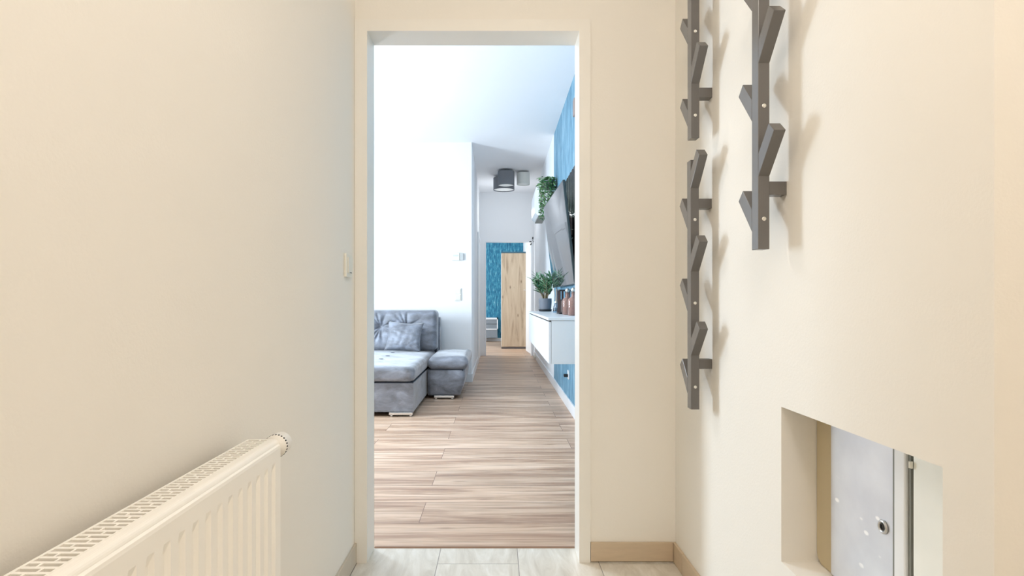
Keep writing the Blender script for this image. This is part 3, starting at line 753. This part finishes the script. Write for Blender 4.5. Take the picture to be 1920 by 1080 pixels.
bm = B(); lathe(bm, [(0, TOP+0.1255), (0.061, TOP+0.1255), (0.05, TOP+0.133), (0, TOP+0.136)], pxx, py_, 20); obj('soil', bm, 'soil', pp)
bs = B(); bl = B()
for k in range(21):
    a = k*2.4 + random.uniform(-.3, .3); sp_ = random.uniform(0.03, 0.17); H = random.uniform(0.25, 0.42)*(1-0.25*sp_/0.17)
    pts = []
    for q in range(7):
        t_ = q/6
        px_ = min(pxx + math.cos(a)*(0.02+sp_*t_**1.3), 0.585); pts.append((px_, py_+math.sin(a)*(0.02+0.25*sp_*t_**1.3), TOP+0.128+H*t_*0.75))
    tube(bs, pts, [0.005-0.0005*q for q in range(7)], 5)
    for q in range(18):
        t_ = 0.33+0.67*q/17; i = min(5, int(t_*6)); f = t_*6-i
        p = Vector(pts[i])*(1-f) + Vector(pts[i+1])*f
        la = a + q*2.2; d = Vector((math.cos(la)*0.8, math.sin(la)*0.8, random.uniform(0.35, 1.1)))
        d.y = abs(d.y)*0.5 if p.y < py_-0.02 else d.y*0.7
        if p.x + d.normalized().x*0.1 > 0.64: d.x = -abs(d.x)*0.3
        leaf(bl, p, d, random.uniform(0.06, 0.11), random.uniform(0.014, 0.022), droop=0.15)
obj('stems', bs, 'stem', pp); obj('foliage', bl, 'leaf', pp)
# a few long shoots
# reed diffuser
rx_, ry_ = 0.585, 5.62
rdif = thing('reed_diffuser', 'clear glass reed diffuser with thin sticks beside the grey plant pot', 'reed diffuser', (rx_, ry_, TOP))
bm = B(); lathe(bm, [(0, TOP+0.001), (0.032, TOP+0.001), (0.034, TOP+0.01), (0.030, TOP+0.06), (0.014, TOP+0.088), (0.014, TOP+0.108), (0.017, TOP+0.110), (0.011, TOP+0.110), (0.011, TOP+0.088), (0.026, TOP+0.06), (0.029, TOP+0.012), (0, TOP+0.010)], rx_, ry_, 24); obj('bottle', bm, 'glass', rdif, smooth=True)
bm = B(); lathe(bm, [(0, TOP+0.0105), (0.0285, TOP+0.0125), (0.027, TOP+0.045), (0, TOP+0.045)], rx_, ry_, 24); obj('liquid', bm, mat('pale_oil', srgb(190, 215, 230), 0.1, trans=0.6), rdif)
bm = B(); lathe(bm, [(0.0172, TOP+0.096), (0.019, TOP+0.096), (0.019, TOP+0.111), (0.0172, TOP+0.111), (0.0172, TOP+0.096)], rx_, ry_, 20); obj('collar', bm, 'cork', rdif)
for k in range(6):
    a = k*PI/3+0.3; bm = B(); tube(bm, [(rx_-0.004*math.cos(a), ry_-0.004*math.sin(a), TOP+0.05), (rx_+0.030*math.cos(a), ry_+0.03*math.sin(a), TOP+0.235)], 0.0018, 5); obj('reed', bm, 'reed', rdif)
# black lantern crate
cr = thing('wire_crate', 'dark brown slatted lantern box behind the rose glass bottles', 'lantern', (0.60, 5.05, TOP))
cx0, cx1, cy0, cy1, cz1 = 0.530, 0.640, 4.96, 5.16, TOP+0.215
cx0 = 0.545
bm = B()
for x in (cx0, cx1-0.012, (cx0+cx1)/2-0.03, (cx0+cx1)/2, (cx0+cx1)/2+0.025):
    box(bm, x, x+0.010, cy0, cy0+0.008, TOP+0.012, cz1-0.01); box(bm, x, x+0.010, cy1-0.008, cy1, TOP+0.012, cz1-0.01)
for y in (cy0+0.05, cy0+0.10, cy0+0.15):
    box(bm, cx0, cx0+0.008, y, y+0.010, TOP+0.012, cz1-0.01)
obj('bars', bm, mat('dark_brown_wood', srgb(74, 60, 58), 0.6, noise=0.1), cr)
bm = B(); box(bm, cx0-0.004, cx1, cy0-0.004, cy1+0.004, cz1-0.012, cz1); obj('lid', bm, 'black', cr, 0.002)
bm = B(); box(bm, cx0-0.004, cx1, cy0-0.004, cy1+0.004, TOP+0.0005, TOP+0.013); obj('base', bm, 'black', cr, 0.002)
boxo('candle_block', 'taupe', cr, cx0+0.03, cx1-0.03, cy0+0.05, cy1-0.05, TOP+0.0135, TOP+0.12, 0.004)
# small black candle holder
bm = B(); lathe(bm, [(0, TOP+0.001), (0.030, TOP+0.001), (0.032, TOP+0.012), (0.010, TOP+0.02), (0.010, TOP+0.07), (0.032, TOP+0.078), (0.034, TOP+0.13), (0.030, TOP+0.13), (0.028, TOP+0.085), (0, TOP+0.083)], 0.612, 5.38, 20)
tag(obj('candle_holder', bm, 'black', None), 'small black goblet candle holder between the diffuser and the lantern box', 'candle holder')
# rose glass bottles
def bottle(cx, cy, label, H=0.185):
    b_ = thing('glass_bottle', label, 'bottle', (cx, cy, TOP), 'rose glass bottles on the sideboard')
    bm = B(); R = 0.043; h = H
    lathe(bm, [(0, TOP+0.001), (R-0.004, TOP+0.001), (R, TOP+0.008), (R, TOP+h*0.62), (R*0.9, TOP+h*0.72), (R*0.45, TOP+h*0.80), (R*0.36, TOP+h*0.84), (R*0.36, TOP+h*0.97), (R*0.48, TOP+h), (R*0.28, TOP+h), (R*0.28, TOP+h*0.84), (R*0.84, TOP+h*0.71), (R-0.004, TOP+h*0.61), (R-0.004, TOP+0.010), (0, TOP+0.007)], cx, cy, 32)
    obj('glass_body', bm, 'pink', b_, smooth=True)
    bm = B(); lathe(bm, [(0, TOP+0.0085), (R-0.0055, TOP+0.011), (R-0.0055, TOP+h*0.36), (0, TOP+h*0.36)], cx, cy, 28); o = obj('liquid', bm, 'amber', b_); o['label'] = 'orange liquid'
    bm = B(); lathe(bm, [(0, TOP+h*0.93), (R*0.26, TOP+h*0.93), (R*0.26, TOP+h+0.002), (R*0.30, TOP+h+0.004), (R*0.48, TOP+h+0.018), (R*0.30, TOP+h+0.034), (0, TOP+h+0.040)], cx, cy, 24); o = obj('stopper', bm, 'cork', b_, smooth=True); o['label'] = 'pale round stopper'
    return b_
bottle(0.594, 4.80, 'rose glass bottle with orange liquid, left one at the sideboard edge')
bottle(0.606, 4.52, 'rose glass bottle half hidden by the door frame')

# ---- trailing plant near the top of the wall
tp = thing('trailing_plant', 'trailing green plant hanging high on the wall beyond the television', 'plant', (0.60, 6.25, 2.2))
px0, py0 = 0.565, 6.28
bm = B(); lathe(bm, [(0, 2.20), (0.05, 2.20), (0.065, 2.30), (0.068, 2.31), (0.060, 2.31), (0, 2.29)], px0, py0, 24); obj('pot', bm, 'pot', tp)
bm = B(); box(bm, 0.50, RX-0.001, 6.22, 6.34, 2.188, 2.199); obj('wall_shelf', bm, 'white', tp, 0.002)
bl = B(); bs = B()
for k in range(520):
    a = random.uniform(0, 2*PI); rr_ = min(0.10, abs(random.gauss(0, 0.06))); z = 2.25+random.uniform(-0.03, 0.10)
    p = (px0+rr_*math.cos(a), py0+rr_*math.sin(a), z)
    leaf(bl, p, (math.cos(a), math.sin(a), random.uniform(-0.2, 0.9)), random.uniform(0.025, 0.042), random.uniform(0.018, 0.028), droop=0.3)
for k in range(38):
    a = k*2.399; r0 = random.uniform(0.05, 0.125); L = random.uniform(0.30, 0.46)
    if math.cos(a) > 0.3: r0 *= 0.7; L *= 0.8
    pts = [(px0+0.04*math.cos(a), py0+0.04*math.sin(a), 2.33)]
    for q in range(1, 13):
        t_ = q/12; rr_ = 0.04+(r0-0.04)*min(1, t_*3)
        pts.append((min(0.645, px0+rr_*math.cos(a)+random.gauss(0, .004)), py0+rr_*math.sin(a)+random.gauss(0, .004), 2.33-L*t_+0.02*math.sin(min(1, t_*3)*PI)))
    tube(bs, pts, 0.0013, 4)
    for q in range(26):
        t_ = q/25*11.99; i = int(t_); f = t_-i; p = Vector(pts[i])*(1-f)+Vector(pts[i+1])*f
        la = random.uniform(0, 2*PI); dx = math.cos(la)
        if p.x > 0.62: dx = -abs(dx)
        leaf(bl, p, (dx, math.sin(la), random.uniform(-0.5, 0.3)), random.uniform(0.022, 0.036), random.uniform(0.015, 0.024), droop=0.3)
obj('vines', bs, 'stem', tp); obj('foliage', bl, 'ivy', tp)

# ---- air conditioner on the corridor wall behind the plant
ac = thing('air_conditioner', 'white wall unit high on the corridor wall behind the trailing plant', 'air conditioner', (RX, 7.2, 2.0))
bm = B(); prism(bm, [(RX-0.001, 2.03), (0.50, 2.03), (0.462, 2.07), (0.458, 2.30), (0.475, 2.37), (0.52, 2.40), (RX-0.001, 2.41)], 'y', 6.95, 7.60); obj('housing', bm, 'white', ac, 0.004)
boxo('air_outlet', 'mid_grey', ac, 0.505, 0.60, 6.97, 7.58, 2.018, 2.0295)

# ---- ceiling lamp with three shades
cl = thing('ceiling_lamp', 'ceiling lamp with two grey drum shades and a white one in the corridor', 'ceiling lamp', (0.12, 8.5, CZ))
def shade(cx, cy, r, z0, z1, m, lab):
    bm = B(); lathe(bm, [(r, z0), (r, z1), (r-0.004, z1), (r-0.004, z0), (r, z0)], cx, cy, 40); o = obj('lamp_shade', bm, m, cl, smooth=False); o['label'] = lab
    bm = B(); lathe(bm, [(0, z0+0.012), (r-0.006, z0+0.012), (r-0.006, z0+0.018), (0, z0+0.018)], cx, cy, 40); obj('diffuser', bm, 'diffuser', o)
    bm = B(); tube(bm, [(cx, cy, z0+0.02), (cx, cy, CZ-0.02)], 0.012, 8); obj('lamp_holder', bm, 'white', o)
    bm = B(); tube(bm, [(cx-r+0.003, cy, z1-0.005), (cx+r-0.003, cy, z1-0.005)], 0.003, 6); obj('spider', bm, 'white', o)
s1 = 127.0; shade(X(948.8, s1), D(s1), 15.8/s1, Z(348.5, s1), 2.893, 'shade_dark', 'upper grey drum shade')
s2_ = 121.5; shade(X(944.8, s2_), D(s2_)+0.02, 19.8/s2_, Z(356, s2_), 2.885, 'shade_dark', 'wider lower grey drum shade')
s3 = 126.0; shade(X(981.3, s3), D(s3)+0.03, 12.3/s3, Z(345.5, s3), 2.893, 'shade_white', 'white drum shade')
bm = B(); lathe(bm, [(0, CZ-0.022), (0.085, CZ-0.022), (0.09, CZ-0.018), (0.09, CZ-0.001), (0, CZ-0.001)], 0.17, 8.60, 36); obj('canopy', bm, 'white', cl)

# ---- small black flower ornament on the corner of the far frame
fl = thing('flower_ornament', 'small black petal ornament on the top corner of the far door frame', 'ornament', (0.63, 10.17, 2.03))
s = 105.0
bm = B(); lathe(bm, [(0, 0), (0.012, 0), (0.012, 0.006), (0, 0.006)], 0, 0, 12)
bmesh.ops.transform(bm, matrix=Matrix.Translation((0.632, FY-0.014, Z(453, s))) @ Matrix.Rotation(PI/2, 4, 'X'), verts=bm.verts); obj('hub', bm, 'white', fl)
for (ax, ay) in ((999, 446), (994.6, 453), (995.6, 457.6), (1002.4, 452.2)):
    p = Vector((X(ax, s), FY-0.018, Z(ay, s))); c = Vector((0.632, FY-0.018, Z(453, s))); d = (p-c); ang = math.atan2(d.z, d.x)
    bm = B(); bmesh.ops.create_uvsphere(bm, u_segments=14, v_segments=8, radius=1); bmesh.ops.scale(bm, vec=(0.022, 0.004, 0.011), verts=bm.verts)
    bmesh.ops.rotate(bm, verts=bm.verts, cent=(0, 0, 0), matrix=Matrix.Rotation(-ang, 3, 'Y')); bmesh.ops.translate(bm, vec=p, verts=bm.verts)
    obj('petal', bm, 'black', fl, smooth=True)
    bm = B(); tube(bm, [c, p], 0.002, 5); obj('stalk', bm, 'black', fl)
# ---- white door stop on the skirting
ds = thing('door_stop', 'rounded white door stop at the foot of the corridor wall', 'door stop', (0.64, 9.5, 0))
bm = B(); lathe(bm, [(0, 0), (0.032, 0), (0.035, 0.006), (0.035, 0.030), (0.028, 0.040), (0, 0.042)], 0, 0, 24)
bmesh.ops.transform(bm, matrix=Matrix.Translation((RX-0.014, 9.45, 0.062)) @ Matrix.Rotation(-PI/2, 4, 'Y'), verts=bm.verts); obj('cap', bm, 'cream', ds, smooth=True)

# ================================================================ FAR ROOM
wd = thing('wardrobe', 'tall knotty oak wardrobe seen through the far doorway', 'wardrobe', (0.34, 12, 0))
wx0, wx1, wy0 = 0.088, 0.594, 11.68
boxo('body', mat('wardrobe_white', srgb(222, 214, 204), 0.5), wd, wx0, wx1, wy0+0.022, 12.25, 0.035, 1.965, 0.002)
boxo('door', 'oak', wd, wx0+0.006, wx1, wy0, wy0+0.020, 0.045, 1.962, 0.002)
boxo('top_board', mat('teal_grey_edge', srgb(64, 96, 110), 0.5), wd, wx0-0.002, wx1+0.002, wy0-0.004, 12.25, 1.966, 1.992, 0.002)
boxo('plinth', mat('plinth_grey', srgb(92, 86, 84), 0.6), wd, wx0+0.002, wx1-0.002, wy0+0.01, 12.24, 0, 0.034)
bm = B(); tube(bm, [(0.580, wy0-0.001, 1.204), (0.580, wy0-0.035, 1.204), (0.545, wy0-0.037, 1.204)], 0.007, 8); hd = obj('handle', bm, 'chrome', wd, smooth=True); hd['label'] = 'small silver handle'
bu = thing('bedside_cabinet', 'grey cabinet with a white frame against the teal wallpaper', 'cabinet', (-0.2, 13.6, 0))
s = 78.5; bx0, bx1, by0, by1 = -0.50, X(933.5, s), 13.56, 13.884
bm = B(); za, zb = Z(618, s), Z(596, s)
box(bm, bx0, bx1, by0, by1, zb-0.035, zb); box(bm, bx0, bx1, by0, by1, za, za+0.022); box(bm, bx1-0.022, bx1, by0, by1, za, zb); box(bm, bx0, bx0+0.022, by0, by1, za, zb)
obj('frame', bm, 'white', bu)
mz = (za+zb-0.01)/2
boxo('drawer', 'grey_unit', bu, bx0+0.023, bx1-0.023, by0+0.012, by1-0.01, za+0.023, mz-0.004, 0.002); boxo('drawer', 'grey_unit', bu, bx0+0.023, bx1-0.023, by0+0.012, by1-0.01, mz+0.004, zb-0.036, 0.002)
boxo('base_box', 'grey_unit', bu, bx0, bx1-0.01, by0+0.02, by1, 0.10, za-0.001, 0.002)

# ---- lamps that light the rooms (outside the view)
hl = thing('hall_ceiling_light', 'round opal ceiling light of the hall above the camera', 'ceiling lamp', (0.10, 0.15, 2.6))
bm = B(); lathe(bm, [(0, 2.565), (0.15, 2.565), (0.155, 2.57), (0.155, 2.599), (0, 2.599)], 0.10, 0.15, 32); obj('lamp_base', bm, 'white', hl)
